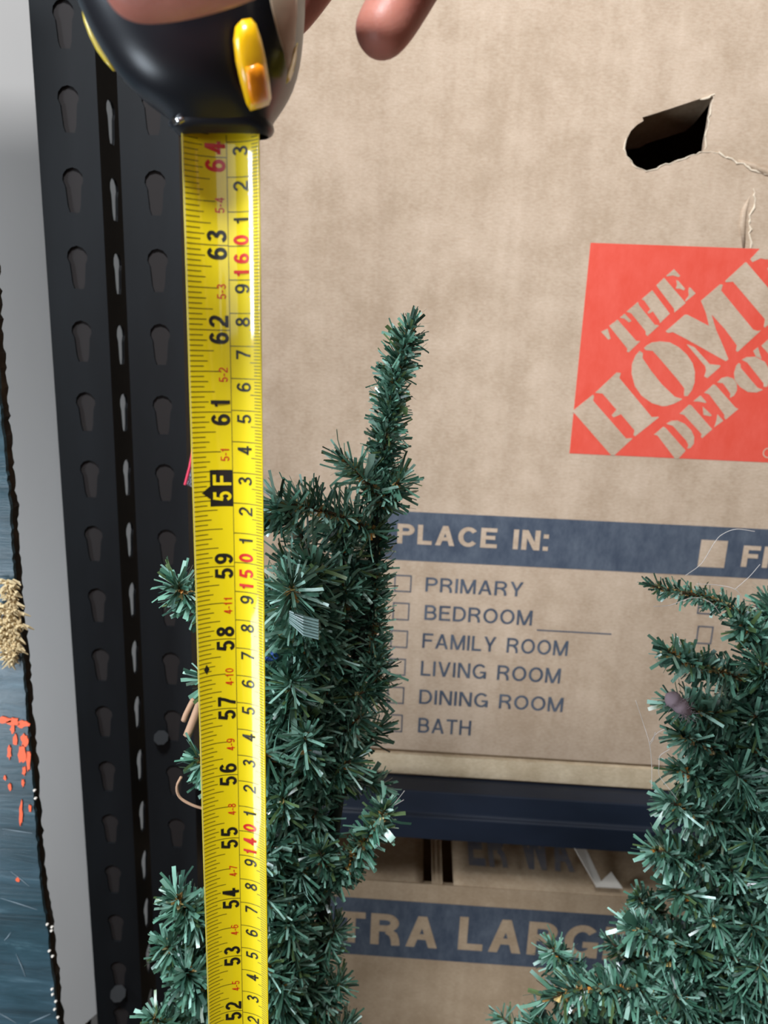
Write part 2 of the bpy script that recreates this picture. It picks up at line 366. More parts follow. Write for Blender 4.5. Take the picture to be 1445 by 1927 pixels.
MB().box((X1-.004, YB+.004, zd), (X1, YB+.49, zbt)).build('side_panel', CARD, upper)
MB().box((X0+.004, YB+.486, zd), (X1-.004, YB+.49, zbt)).build('back_panel', CARD, upper)
MB().box((X0+.004, YB+.006, zd), (X1-.004, YB+.486, zd+.008)).build('bottom_panel', CARD, upper)
MB().box((X0+.004, YB+.004, zbt-.004), (X1-.004, YB+.486, zbt)).build('top_flap', CARD, upper)
q = [hz(*p) for p in [(150, 615), (350, 580), (400, 545), (740, 440), (810, 375), (985, 150), (985, 60), (150, 230)]]
fl_ = []
for x, y in [(150, 615), (350, 580), (400, 545), (740, 440), (810, 375), (985, 150), (985, 60), (150, 230)]:
    a = hz(x, y); yy = YB+.008+2.5*max(0, hz(x, 200-(x-600)*.3).z-a.z); fl_.append(P(1130+x/4.587, 150+y/4.587, yy))
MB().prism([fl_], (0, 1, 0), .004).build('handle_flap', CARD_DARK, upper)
# torn fibres round the hand hole and along the two tears
mb = MB()
def ragged(pts, r, step=.0022, jit=.0009):
    out = []
    for a, b in zip(pts[:-1], pts[1:]):
        n = max(1, int((b-a).length/step))
        for k in range(n):
            p = a.lerp(b, k/n); out.append(p+Vector((random.uniform(-jit, jit), random.uniform(-.0004, .0002), random.uniform(-jit, jit))))
    out.append(pts[-1]); return out, [r*random.uniform(.35, 1.3) for _ in out]
for pts, r in (([hz(*p) for p in [(226, 510), (212, 590), (226, 655), (265, 712), (330, 768), (400, 785), (480, 765), (600, 720), (750, 670), (890, 622), (1010, 632)]], .0007),
               ([hz(*p) for p in [(870, 165), (985, 125)]], .0011), ([hz(*p) for p in [(985, 140), (940, 300), (915, 450), (900, 600)]], .0008),
               ([hz(*p) for p in [(1010, 632), (1100, 680), (1250, 740), (1330, 785), (1440, 820), (1600, 870)]], .0011),
               ([hz(*p) for p in [(1325, 945), (1315, 1010), (1330, 1080), (1290, 1160), (1290, 1260), (1290, 1350), (1295, 1455)]], .0011)):
    p, rr = ragged(pts, r*.72); mb.tube(p, rr, 5)
tag(mb.build('torn_edge', TORN, upper), kind='stuff')
crease = MB()
for pts in ([(1180, 690), (1300, 740), (1445, 800), (1600, 850)], [(1290, 1000), (1240, 1130), (1225, 1250), (1235, 1450)]):
    crease.tube([hz(*p)+Vector((0, .0006, 0)) for p in pts], [.0006, .0022, .0026, .0012], 8)
tag(crease.build('crease_ridge', CARD, upper, smooth=True), kind='stuff')

# orange-red square logo
TL = P(1111.5, 457, YB); BL = P(1071, 853, YB); lx = (TL.x+BL.x)/2; side = TL.z-BL.z
e1 = YB-.00025; e2 = YB-.0004
MB().prism([[(lx, e1, BL.z), (lx+side, e1, BL.z), (lx+side, e1, TL.z), (lx, e1, TL.z)]], (0, 1, 0), .0002).build('logo_square', RED, upper)
k = 7.225
ZA = lambda x, y: (1060+x/k, 440+y/k); ZB = lambda x, y: (1245+x/k, 440+y/k); ZC = lambda x, y: (1060+x/k, 620+y/k); ZD = lambda x, y: (1245+x/k, 620+y/k)
G = [(ZC, [(510, 30), (600, -10), (640, 125), (610, 140)]),
 (ZC, [(620, -50), (735, -135), (990, 155), (1045, 158), (885, 312), (860, 298), (868, 262)]),
 (ZA, [(765, 1140), (830, 1085), (925, 1185), (890, 1205), (830, 1155)]),
 (ZA, [(855, 1060), (1010, 925), (1030, 975), (1240, 1235), (1300, 1245), (1140, 1390), (1115, 1365), (1120, 1330), (920, 1080)]),
 (ZA, [(1060, 890), (1205, 765), (1445, 1085), (1310, 1215), (1305, 1185), (1215, 1055), (1160, 1085), (1140, 1070), (1180, 1025), (1095, 905)]),
 (ZB, [(-75, 700), (30, 597), (325, 940), (170, 1070), (165, 1020), (-60, 725)]),
 (ZB, [(60, 570), (165, 480), (250, 570), (230, 590), (150, 565), (75, 580)]),
 (ZB, [(195, 630), (225, 640), (315, 745), (300, 770), (240, 745), (190, 745), (205, 690)]),
 (ZB, [(370, 725), (390, 735), (460, 810), (320, 925), (320, 900), (365, 840), (360, 770)]),
 (ZC, [(120, 1115), (150, 1085), (400, 885), (415, 900), (405, 970), (850, 1480), (935, 1475), (930, 1490), (690, 1712), (650, 1712), (160, 1150)]),
 (ZC, [(430, 860), (720, 585), (780, 590), (760, 660), (1200, 1190), (1295, 1185), (1290, 1200), (975, 1450), (950, 1435), (965, 1370), (780, 1150), (680, 1195), (655, 1165), (720, 1090), (530, 870)]),
 (ZC, [(1035, 290), (1080, 320), (1075, 390), (1190, 560), (1337, 745), (1516, 915), (1611, 940), (1606, 955), (1497, 1010), (1397, 1040), (1337, 1042), (1200, 1000), (1060, 900), (970, 770), (925, 600), (930, 470), (980, 350)]),
 (ZD, [(-245, 255), (-205, 215), (-135, 175), (-25, 160), (110, 175), (230, 240), (340, 340), (420, 460), (450, 580), (445, 720), (410, 820), (350, 905), (305, 905), (300, 870), (305, 800), (230, 700), (0, 430), (-125, 290), (-215, 282)]),
 (ZD, [(50, 25), (310, -200), (345, -202), (640, -50), (600, -220), (530, -390), (790, -615), (830, -610), (805, -530), (1240, 0), (1300, 20), (1350, 10), (1030, 305), (1005, 290), (1018, 215), (860, 0), (675, -205), (735, 0), (840, 240), (905, 405), (870, 432), (330, 130), (150, 35), (85, 48)]),
 (ZD, [(335, 200), (360, 205), (440, 240), (650, 470), (795, 485), (790, 510), (620, 660), (575, 640), (600, 560), (590, 500)]),
 (ZB, [(860, 640), (1135, 385), (1155, 395), (1680, 1010), (1690, 1030), (1400, 1275), (1385, 1260), (1400, 1160), (965, 650), (870, 660)]),
 (ZB, [(1200, 345), (1345, 190), (1640, 200), (1600, 480), (1500, 360), (1340, 335), (1230, 385)]),
 (ZB, [(1432, 470), (1450, 460), (1620, 600), (1560, 640), (1470, 560)]),
 (ZD, [(-110, 1430), (20, 1320), (50, 1335), (325, 1645), (215, 1768), (170, 1745), (-60, 1440)]),
 (ZD, [(60, 1280), (130, 1240), (210, 1235), (310, 1280), (400, 1370), (440, 1460), (435, 1550), (390, 1610), (345, 1620), (360, 1570), (330, 1510), (150, 1310)]),
 (ZD, [(240, 1145), (370, 1020), (400, 1030), (685, 1355), (550, 1475), (530, 1460), (540, 1420), (300, 1160)]),
 (ZD, [(425, 975), (525, 895), (605, 985), (595, 1000), (510, 980)]), (ZD, [(555, 1045), (680, 1165), (655, 1180), (565, 1160), (560, 1110)]),
 (ZD, [(755, 1150), (835, 1240), (710, 1330), (740, 1240)]),
 (ZD, [(575, 860), (700, 745), (735, 760), (1000, 1060), (1040, 1080), (865, 1225), (845, 1195), (850, 1160), (640, 880)]),
 (ZD, [(750, 720), (810, 660), (890, 640), (970, 665), (1020, 740), (1020, 830), (980, 900), (925, 930), (930, 870), (830, 730)]),
 (ZD, [(1045, 455), (1070, 470), (1070, 520), (1300, 790), (1375, 820), (1290, 855), (1170, 850), (1060, 780), (990, 690), (980, 590), (1010, 490)]),
 (ZD, [(1085, 410), (1150, 375), (1270, 370), (1400, 440), (1460, 540), (1480, 650), (1430, 780), (1385, 780), (1380, 730), (1160, 450)]),
 (ZD, [(1240, 290), (1305, 240), (1355, 400), (1280, 370)]), (ZD, [(1350, 220), (1490, 95), (1800, 450), (1650, 590), (1640, 540)])]
for fn, pts in G:
    w = [P(*fn(x, y), YB) for x, y in pts]; MB().prism([[(a.x, e2, a.z) for a in w]], (0, 1, 0), .0002).build('logo_letter', CARD, upper)
c = P(1445, 852, YB); ring = [(c.x+.0042*math.cos(a*math.pi/8), c.z+.0042*math.sin(a*math.pi/8)) for a in range(16)]
MB().prism([[(a, e2, b) for a, b in ring], [(c.x+(a-c.x)*.8, e2, c.z+(b-c.z)*.8) for a, b in ring]], (0, 1, 0), .0002).build('registered_mark', CARD, upper)

# blue printed band with knocked-out title, and the room list
za, zb_ = P(1180, 983, YB).z, P(1180, 1076, YB).z
xl = px_x(700, 980, YB)
MB().prism([[(xl, e1, zb_), (X1-.02, e1, zb_), (X1-.02, e1, za), (xl, e1, za)]], (0, 1, 0), .0002).build('printed_band', BLUE, upper)
t = MB(); text_px(upper, CARD, 'PLACE IN:', 747, 1030, 1022, 985, YB, e2, .098); text_px(upper, CARD, 'FR', 1393, 1469, 1066, 1026, YB, e2, .10)
a = P(1312, 1066, YB); b = P(1372, 1018, YB); t.add([(a.x, e2, a.z), (b.x-.001, e2, a.z), (b.x-.001, e2, b.z), (a.x, e2, b.z)], [(0, 1, 2, 3)])
t.build('knocked_out_square', CARD, upper, fix=False)
for s, l, r, bs, tp in (('PRIMARY', 800, 983, 1113, 1086), ('BEDROOM', 798, 1000, 1166, 1138), ('FAMILY ROOM', 794, 1067, 1219, 1191),
                        ('LIVING ROOM', 791, 1053, 1271, 1243), ('DINING ROOM', 788, 1058, 1324, 1297), ('BATH', 786, 885, 1378, 1350)):
    text_px(upper, BLUE, s, l, r, bs, tp, YB, e1, .070)
text_px(upper, BLUE, 'TH', 1420, 1450, 1160, 1141, YB, e1, .07)
def outline(l, tp, r, bt, lw=.0011):
    A = P(l, bt, YB); B_ = P(r, tp+(r-l)*.053, YB); x0, x1, z0, z1 = A.x, B_.x, A.z, P(l, tp, YB).z
    MB().prism([[(x0, e1, z0), (x1, e1, z0), (x1, e1, z1), (x0, e1, z1)], [(x0+lw, e1, z0+lw), (x1-lw, e1, z0+lw), (x1-lw, e1, z1-lw), (x0+lw, e1, z1-lw)]], (0, 1, 0), .0002).build('printed_checkbox', BLUE, upper)
for l, tp, r, bt in ((741, 1081, 775, 1113), (738, 1133, 771, 1166), (734, 1185, 768, 1218), (731, 1238, 764, 1270), (728, 1291, 761, 1323), (725, 1343, 758, 1376),
                     (1311, 1123, 1347, 1155), (1308, 1177, 1343, 1211), (1304, 1232, 1339, 1266), (1411, 1133, 1475, 1200)): outline(l, tp, r, bt)
a = P(1010, 1185, YB); b = P(1150, 1194, YB); MB().box((a.x, e1, a.z-.0008), (b.x, e1+.0002, a.z+.0003)).build('printed_blank_line', BLUE, upper)

zt2 = P(700, 1657, YB).z
lower = thing('moving_box', (.1, .85, .50), 'brown extra large cardboard moving box with open flaps, under the shelf beam', 'box')
XL0, XL1 = -.215, .42
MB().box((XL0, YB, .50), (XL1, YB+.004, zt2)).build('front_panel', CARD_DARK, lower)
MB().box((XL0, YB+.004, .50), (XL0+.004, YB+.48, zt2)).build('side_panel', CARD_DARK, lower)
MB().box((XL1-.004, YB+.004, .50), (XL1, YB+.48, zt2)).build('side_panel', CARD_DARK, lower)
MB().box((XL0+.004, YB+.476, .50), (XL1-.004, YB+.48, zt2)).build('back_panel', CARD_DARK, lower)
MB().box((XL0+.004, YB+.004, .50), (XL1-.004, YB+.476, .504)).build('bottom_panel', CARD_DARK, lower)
def flap(xa, xb, w, rise, wav):
    V = []; Fc = []; nx, ny = 24, 8
    for j in range(ny+1):
        for i in range(nx+1):
            x = xa+(xb-xa)*i/nx; y = YB+.001+w*j/ny
            z = zt2+.0005+rise*(j/ny)**1.3+wav*(.5+.5*math.sin(i*.55+j*.35))*(j/ny)
            V.append((x, y, z))
    n = len(V); V += [(a, b, c-.003) for a, b, c in V]
    for j in range(ny):
        for i in range(nx):
            q = j*(nx+1)+i; Fc += [(q, q+1, q+nx+2, q+nx+1), (q+n, q+nx+1+n, q+nx+2+n, q+1+n)]
    for i in range(nx): Fc += [(i, i+n, i+1+n, i+1), (ny*(nx+1)+i, ny*(nx+1)+i+1, ny*(nx+1)+i+1+n, ny*(nx+1)+i+n)]
    for j in range(ny):
        q = j*(nx+1); Fc += [(q, q+nx+1, q+nx+1+n, q+n), (q+nx, q+nx+n, q+2*nx+1+n, q+2*nx+1)]
    return MB().add(V, Fc)
xs = [px_x(v, 1640, YB+.02) for v in (796, 812, 832, 852)]
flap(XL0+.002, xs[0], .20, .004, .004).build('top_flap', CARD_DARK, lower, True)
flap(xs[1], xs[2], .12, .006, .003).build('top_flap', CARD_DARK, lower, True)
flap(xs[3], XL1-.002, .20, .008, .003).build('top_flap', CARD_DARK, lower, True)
a1 = P(1000, 1697+ (1000-700)*.05, YB).z; a2 = P(700, 1798, YB).z
MB().prism([[(XL0+.01, e1, a2), (XL1-.02, e1, a2), (XL1-.02, e1, a1), (XL0+.01, e1, a1)]], (0, 1, 0), .0002).build('printed_band', BLUE, lower)
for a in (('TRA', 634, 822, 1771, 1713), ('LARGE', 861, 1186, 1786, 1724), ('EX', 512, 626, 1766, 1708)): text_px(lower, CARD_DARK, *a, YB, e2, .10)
# faded print lying on the flap, packing tape strip and paper scrap
t = MB(); v, f = text2d('ER WA', .10)
ax = px_x(880, 1600, .64); bx = px_x(1075, 1600, .64); mx = max(q[0] for q in v)
t.add([(ax+(q[0]/mx)*(bx-ax), .618+q[1]*.05, zt2+.0095+q[1]*.004+q[2]) for q in v], f)
t.build('printed_word', FADE, lower, fix=False)
def flat(name, pts, Y, m, th=.0008, parent=None):
    w = [P(x, y, Yy) for (x, y), Yy in zip(pts, Y)]; nrm = (w[1]-w[0]).cross(w[2]-w[0]).normalized()
    return MB().prism([w], nrm, th).build(name, m, parent)
flat('tape_strip', [(1062, 1563), (1088, 1566), (1136, 1668), (1122, 1668)], [.665, .665, .60, .60], TAPEW, parent=lower)
flat('paper_scrap', [(1120, 1669), (1150, 1640), (1172, 1672)], [.598, .612, .598], TAPEW, parent=lower)

# ------------------------------------------------------------------ white board and scuffed green board at far left
YW = .60
xw1 = xa1-.0105
wb = [(px_x(-60, 450, YW), 2.0), (xw1, 2.0)]
cz = P(190, 1855, YW).z; cx_ = px_x(160, 1927, YW); cz2 = P(160, 1927, YW).z
# right edge as seen just left of the upright; the board runs on behind the upright's face
MB().prism([[(wb[0][0], YW, cz2-.5), (cx_-.16, YW, cz2-.5), (cx_, YW, cz2), (xa0+.002, YW, cz), (xw1, YW, cz+.05), (xw1, YW, 2.0), (wb[0][0], YW, 2.0)]], (0, 1, 0), .016).build('upright_panel', WHITEB)
wbo = bpy.data.objects['upright_panel']; tag(wbo, 'tall smooth grey-white board standing behind the left rack upright', 'board')
YG = .44
gb = thing('plywood_board', (P(20, 1300, YG).x-.1, YG+.02, 0), 'scuffed dark green board with orange paint smears at the far left', 'board')
edge_px = [(-90, -500), (-50, 0), (-22, 400), (-12, 600), (0, 760), (18, 950), (25, 1080), (42, 1250), (52, 1370), (65, 1530), (75, 1660), (90, 1760), (100, 1850), (110, 1940), (135, 2200)]
epts = []
for (x0, y0), (x1, y1) in zip(edge_px[:-1], edge_px[1:]):
    n = max(2, int((y1-y0)/9))
    for i in range(n):
        epts.append(P(x0+(x1-x0)*i/n+random.uniform(-1.5, 1.5), y0+(y1-y0)*i/n, YG))
xr = [(p.x, p.z) for p in epts]; xlft = xr[0][0]-.12
loop = [(a, YG, b) for a, b in xr] + [(xr[-1][0], YG, .0), (xlft, YG, .0), (xlft, YG, xr[0][1])]
MB().prism([loop], (0, 1, 0), .003).build('painted_face', TEAL, gb)
loop2 = [(a-.002+random.uniform(-.0008, .0008), YG+.003, b) for a, b in xr] + [(xr[-1][0], YG+.003, .0), (xlft, YG+.003, .0), (xlft, YG+.003, xr[0][1])]
MB().prism([loop2], (0, 1, 0), .010).build('board_core', ROTTEN, gb)
def blob(mb, cx, cy, rx, ry, Y, seed):
    r = random.Random(seed); pts = []
    for i in range(14):
        a = 2*math.pi*i/14; q = r.uniform(.6, 1.15); pts.append(P(cx+rx*math.cos(a)*q, cy+ry*math.sin(a)*q, Y))
    mb.prism([pts], (0, -1, 0), .0006)
sm = MB()
for i, (cx, cy, rx, ry) in enumerate([(8, 1355, 14, 7), (26, 1358, 14, 8), (44, 1362, 12, 8), (24, 1372, 5, 9), (30, 1392, 5, 14), (47, 1392, 8, 12), (42, 1420, 8, 20), (54, 1430, 5, 25), (18, 1415, 4, 16), (46, 1450, 4, 10), (40, 1530, 4, 24), (57, 1520, 3, 8), (34, 1655, 4, 5), (19, 1480, 4, 8), (10, 1463, 3, 5), (44, 1473, 3, 8)]): blob(sm, cx, cy, rx, ry, YG-.0001, i)
tag(sm.build('orange_paint_smear', ORANGE, gb), kind='stuff')
fm = MB()
def tuft(cx, cy, n, L0, ang0, ang1):
    for _ in range(n):
        a = math.radians(random.uniform(ang0, ang1)); x = cx+random.gauss(0, 5); y = cy+random.gauss(0, 8); l = random.uniform(.5, 1)*L0
        p0 = P(x, y, YG-.001); p1 = P(x+l*.5*math.cos(a), y+l*.5*math.sin(a), YG-random.uniform(.003, .008)); p2 = P(x+l*math.cos(a+random.uniform(-.5, .5)), y+l*math.sin(a), YG-random.uniform(.001, .006))
        fm.tube([p0, p1, p2], [.0008, .0009, .0003], 4)
for cx, cy in ((18, 1100), (22, 1125), (24, 1150), (8, 1150), (28, 1170), (14, 1175), (30, 1195), (20, 1205), (6, 1200), (28, 1220), (16, 1225)): tuft(cx, cy, 26, 26, 20, 200)
tag(fm.build('frayed_fibre_tuft', CREAM, gb), kind='stuff')
sc = MB()
for (x0, y0, x1, y1) in ((30, 1795, 48, 1838), (55, 1925, 95, 1908), (-5, 1905, 30, 1925), (5, 1560, 60, 1568), (20, 1640, 55, 1668), (8, 1770, 20, 1755), (0, 1690, 70, 1712)):
    sc.tube([P(x0, y0, YG-.0002), P((x0+x1)/2+1, (y0+y1)/2, YG-.0003), P(x1, y1, YG-.0002)], [.0001, .00035, .0001], 4)
tag(sc.build('scratches', mat('pale_scuff', (120, 134, 142), .7), gb), kind='stuff')
fl = MB()
for x, y in ((34, 1098), (97, 1745), (96, 1752), (92, 1790), (98, 1800), (97, 1862), (98, 1872), (104, 1885), (102, 1900), (108, 1915), (66, 1503), (88, 1740), (64, 1488)):
    c = P(x, y, YG-.001); fl.tube([c, c+Vector((.0012, 0, .001))], [.0011, .0006], 5)
tag(fl.build('paint_chips', TAPEW, gb), kind='stuff')

# ------------------------------------------------------------------ tape measure
ticks = {50: 2100, 51: 2007, 52: 1909, 53: 1806, 54: 1697, 55: 1582, 56: 1462, 57: 1337, 58: 1205, 59: 1068, 60: 927, 61: 778, 62: 621, 63: 459, 64: 293, 65: 122}
ks = sorted(ticks); py = np.interp; NN = np.array(ks, float); YYp = np.array([ticks[i] for i in ks], float)
co4 = np.polyfit(NN-57, YYp, 4)
def ctr(s):
    y = float(np.polyval(co4, s-57)) if s >= 50 else None
    if s < 50:
        a = ctr(50); b = ctr(51); d = (a-b).normalized(); return a + d*((50-s)*.0254)
    yc = [250, 300, 700, 1100, 1600, 1900, 2100]; xc = [418.5, 419.5, 427.5, 435.5, 444.5, 451, 455]
    return P(float(np.interp(y, yc, xc)), y, .2375-.010*(64-s)/12)
BR = .0125/.80; TW = math.radians(3.0)
def blade(t, s, h=0.0):
    """t 0..1 across the blade, s inches along it, h height above the printed face"""
    c = ctr(s); d = (ctr(s+.15)-ctr(s-.15)).normalized(); nn = Vector((0, -1, 0)); x = d.cross(nn).normalized()
    if x.x < 0: x = -x
    nn = x.cross(d).normalized()
    if nn.y > 0: nn = -nn
    x2 = x*math.cos(TW)-nn*math.sin(TW); n2 = nn*math.cos(TW)+x*math.sin(TW)
    an = (t-.5)*2*.80
    return c + x2*((BR-h)*math.sin(an)) + n2*(BR-(BR-h)*math.cos(an)-.0018)
tape = thing('tape_measure', tuple(ctr(64.2)), 'black and yellow tape measure held at the top, blade pulled straight down', 'tape measure')
V = []; Fc = []; ss = [0, 10, 25, 40, 48] + [50+.25*i for i in range(59)]; nt = 24
for s in ss:
    for i in range(nt+1): V.append(blade(i/nt, s))
n0 = len(V)
for s in ss:
    for i in range(nt+1): V.append(blade(i/nt, s, -.00025))
for j in range(len(ss)-1):
    for i in range(nt):
        q = j*(nt+1)+i; Fc += [(q, q+1, q+nt+2, q+nt+1), (q+n0, q+nt+1+n0, q+nt+2+n0, q+1+n0)]
    q = j*(nt+1); Fc += [(q, q+nt+1, q+nt+1+n0, q+n0), (q+nt, q+nt+n0, q+2*nt+1+n0, q+2*nt+1)]
bl = MB().add(V, Fc).build('blade', BLADE, tape, True)
Hh = .00006
def bquad(mb, t0, s0, t1, s1, h=Hh, nt=None):
    nt = nt or max(1, int(abs(t1-t0)/.04)); V = []
    for i in range(nt+1):
        tt = t0+(t1-t0)*i/nt; V += [blade(tt, s0, h), blade(tt, s1, h)]
    mb.add(V, [(2*i, 2*i+2, 2*i+3, 2*i+1) for i in range(nt)])
mm = 1/25.4
thin = MB(); lw = .010
for i in range(51*16, int(64.3*16)+1):
    s = i/16; r = i % 16
    if r == 0: L_ = .53
    elif r == 8: L_ = .385
    elif r % 4 == 0: L_ = .325
    elif r % 2 == 0: L_ = .245
    else: L_ = .195
    bquad(thin, .015, s-lw/2, L_, s+lw/2)
for i in range(1290, 1634):
    s = i*mm
    if s > 64.3: break
    bquad(thin, .53 if i % 10 == 0 else (.80 if i % 5 == 0 else .865), s-lw/2, .985, s+lw/2)
for i in range(int((64.3-51)/.25)): bquad(thin, .527, 51+.25*i, .535, 51.25+.25*i, nt=1)
tag(thin.build('graduation_marks', THINI, tape, fix=False), kind='stuff')
edge = MB()  # cream strip: highlight painted along the blade's left edge
for i in range(int((64.3-50)/.25)): bquad(edge, .0, 50+.25*i, .012, 50.25+.25*i, .00008, 1)
edge.build('edge_highlight', EDGE, tape, fix=False)
def glyph(mb, ch, t_base, capmm, s_c, bold, wx=1.0, h=Hh*1.6):
    v, f = text2d(ch, bold); a = min(q[0] for q in v); b = max(q[0] for q in v); k = capmm/CAP
    mb.add([blade(t_base-(q[1]*k)/25.0, s_c+((q[0]-(a+b)/2)*k*wx)*mm, h+q[2]) for q in v], f)
bk = MB(); rd = MB(); ol = MB(); bx_ = MB()
for n in range(51, 65):
    if n == 60:
        bquad(bx_, .235, 59.80, .53, 60.27, Hh*1.3, 12)
        for k in range(6):
            bquad(bx_, .235-.018*(k+1), 59.98-.085*(1-(k+.5)/6), .235-.018*k, 59.98+.085*(1-(k+.5)/6), Hh*1.3, 1)
        for ch, sc_ in (('5', 59.93), ('F', 60.14)): glyph(ol, ch, .512, 6.0, sc_, .085, .92, Hh*2.6)
        continue
    tgt = MB()
    if n == 64:
        for q in ((.21, 63.80, .53, 63.82), (.21, 64.24, .53, 64.26)): bquad(thin, *q)
        for z0, z1, a, b in ((63.8, 63.95, .21, .21), (64.08, 64.25, .21, .21)): bquad(bx_ if 0 else thin, a, z0, a+.008, z1, nt=1)
    for ch, sc_ in zip(str(n), (n-.095, n+.105)): glyph(tgt, ch, .515, 6.1, sc_, .088, 1.04)
    tgt.build('numeral', REDI if n == 64 else BLACKI, tape, fix=False)
for n in range(52, 65):
    if n == 60: continue
    f_, i_ = divmod(n, 12); lab = '%d-%d' % (f_, i_)
    g = MB(); glyph(g, lab, .492, 2.8, n-.54, .062, .95); g.build('small_red_numeral', REDI, tape, fix=False)
for c in range(131, 164):
    s = c*mm/ .1; g = MB()
    if c % 10 == 0:
        for ch, o in zip(str(c), (-8.0, -3.6, 1.8)): glyph(g, ch, .808, 5.3, s+o*mm, .088, .98)
    else: glyph(g, str(c % 10), .808, 5.1, s-2.6*mm, .072, .98)
    g.build('numeral', REDI if c % 10 == 0 else BLACKI, tape, fix=False)
# small black diamond
V = [blade(.125, 57.6-.07, Hh*2), blade(.165, 57.6, Hh*2), blade(.125, 57.6+.07, Hh*2), blade(.085, 57.6, Hh*2)]; bk.add(V, [(0, 1, 2, 3)])
bk.build('diamond_mark', BLACKI, tape, fix=False)
bx_.build('foot_mark_block', BLACKI, tape, fix=False); ol.build('foot_mark_lettering', BLADE, tape, fix=False)

lev = [(246, 338, 503, .0065), (238, 330, 508, .009), (225, 320, 512, .013), (212, 300, 516, .017), (190, 268, 528, .022), (150, 232, 548, .027), (100, 203, 560, .031), (50, 180, 565, .033),
       (0, 165, 568, .034), (-60, 155, 570, .034), (-150, 150, 570, .034), (-250, 170, 560, .032), (-330, 210, 520, .026), (-375, 290, 440, .012)]
def case_sec(i):
    y, l, r, hd = lev[i]; Yc = .2375 + .006*min(1, (246-y)/150); c = P((l+r)/2, y, Yc); hw = (r-l)/2/F*depth(c); return c, hw, hd
def case_front(px, py_, out=0.0):
    ys = [l[0] for l in lev][::-1]; l = np.interp(py_, ys, [q[1] for q in lev][::-1]); r = np.interp(py_, ys, [q[2] for q in lev][::-1]); hd = np.interp(py_, ys, [q[3] for q in lev][::-1])
    u = min(.995, abs((px-(l+r)/2)/((r-l)/2))); Yc = .2375+.006*min(1, (246-py_)/150)
    return P(px, py_, Yc-hd*(1-u**2.6)**(1/2.6)-out)
V = []; Fc = []; nn_ = 40
for i in range(len(lev)):
    c, hw, hd = case_sec(i)
    for k in range(nn_):
        a = 2*math.pi*k/nn_; ca, sa = math.cos(a), math.sin(a); e = 2/2.6
        V.append(c+RT*(hw*math.copysign(abs(ca)**e, ca))+Vector((0, 1, 0))*(hd*math.copysign(abs(sa)**e, sa)))
for i in range(len(lev)-1):
    for k in range(nn_): Fc.append((i*nn_+k, i*nn_+(k+1) % nn_, (i+1)*nn_+(k+1) % nn_, (i+1)*nn_+k))
Fc += [tuple(range(nn_)), tuple((len(lev)-1)*nn_+k for k in range(nn_))]
cs = MB().add(V, Fc).build('case', RUBBER, tape, True); sub = cs.modifiers.new('s', 'SUBSURF'); sub.levels = sub.render_levels = 1
def patch(name, outline_px, m, out, dome, nrad=5):
    cx = sum(p[0] for p in outline_px)/len(outline_px); cy = sum(p[1] for p in outline_px)/len(outline_px)
    V = [case_front(cx, cy, out+dome)]; Fc = []; n = len(outline_px)
    for j in range(1, nrad+1):
        f = j/nrad
        for x, y in outline_px: V.append(case_front(cx+(x-cx)*f, cy+(y-cy)*f, out+dome*math.sqrt(max(0, 1-f**3))))
    for x, y in outline_px: V.append(case_front(x, y, -.002))
    for k in range(n): Fc.append((0, 1+k, 1+(k+1) % n))
    for j in range(nrad):
        for k in range(n): a = 1+j*n+k; b = 1+j*n+(k+1) % n; Fc.append((a, a+n, b+n, b))
    return MB().add(V, Fc).build(name, m, tape, True)
tag(patch('lock_button', [(439, 75), (443, 50), (455, 37), (472, 34), (482, 45), (492, 75), (500, 110), (507, 150), (511, 185), (506, 198), (490, 204), (471, 209), (463, 195), (452, 155), (443, 115)], LOCK, .0006, .003), 'bright yellow lock button')
patch('lock_button_grip', [(462, 125), (484, 118), (496, 125), (503, 160), (505, 188), (490, 194), (474, 198), (466, 170)], LOCK2, .0034, .0012)
tag(patch('side_label', [(500, -40), (512, 20), (522, 60), (534, 100), (541, 140), (549, 120), (555, 80), (559, 30), (561, -40)], CREAMP, .0004, .0004), 'beige label on the side of the case')
patch('side_band', [(541, 140), (538, 158), (546, 152), (553, 135), (558, 110), (560, 80), (554, 90), (548, 120)], YCASE, .0005, .0004)
for sgn in (-1,):
    pts = [case_front(x, y, .0002) for x, y in ((168, 20), (174, 40), (184, 66), (196, 92), (208, 112), (222, 134))]
    MB().tube([p+Vector((-.0006, -.001, 0)) for p in pts], [.0012, .0016, .0017, .0016, .0013, .0006], 8).build('yellow_trim', YCASE, tape, True)
# mouth collar
V = []; Fc = []
for (y, l, r, hd) in ((254, 340, 505, .0045), (247, 332, 511, .0075), (238, 322, 514, .0095), (228, 326, 512, .010)):
    c = P((l+r)/2, y+4, .2385); hw = (r-l)/2/F*depth(c)
    for k in range(nn_):
        a = 2*math.pi*k/nn_; ca, sa = math.cos(a), math.sin(a); V.append(c+RT*(hw*math.copysign(abs(ca)**.5, ca))+Vector((0, 1, 0))*(hd*math.copysign(abs(sa)**.8, sa)))
for i in range(3):
    for k in range(nn_): Fc.append((i*nn_+k, i*nn_+(k+1) % nn_, (i+1)*nn_+(k+1) % nn_, (i+1)*nn_+k))
MB().add(V, Fc).build('mouth_collar', RUBBER, tape, True)
c = case_front(330, 228, .001); MB().tube([c, c+Vector((.003, -.0015, .0006))], [.0014, .0009], 8).build('glint_dot', CHROME, tape, True)  # chrome dot standing in for the white glint beside the mouth
MB().box(tuple(ctr(0)+Vector((-.011, -.008, 0))), tuple(ctr(0)+Vector((.011, .004, .002)))).build('end_hook', CHROME, tape)

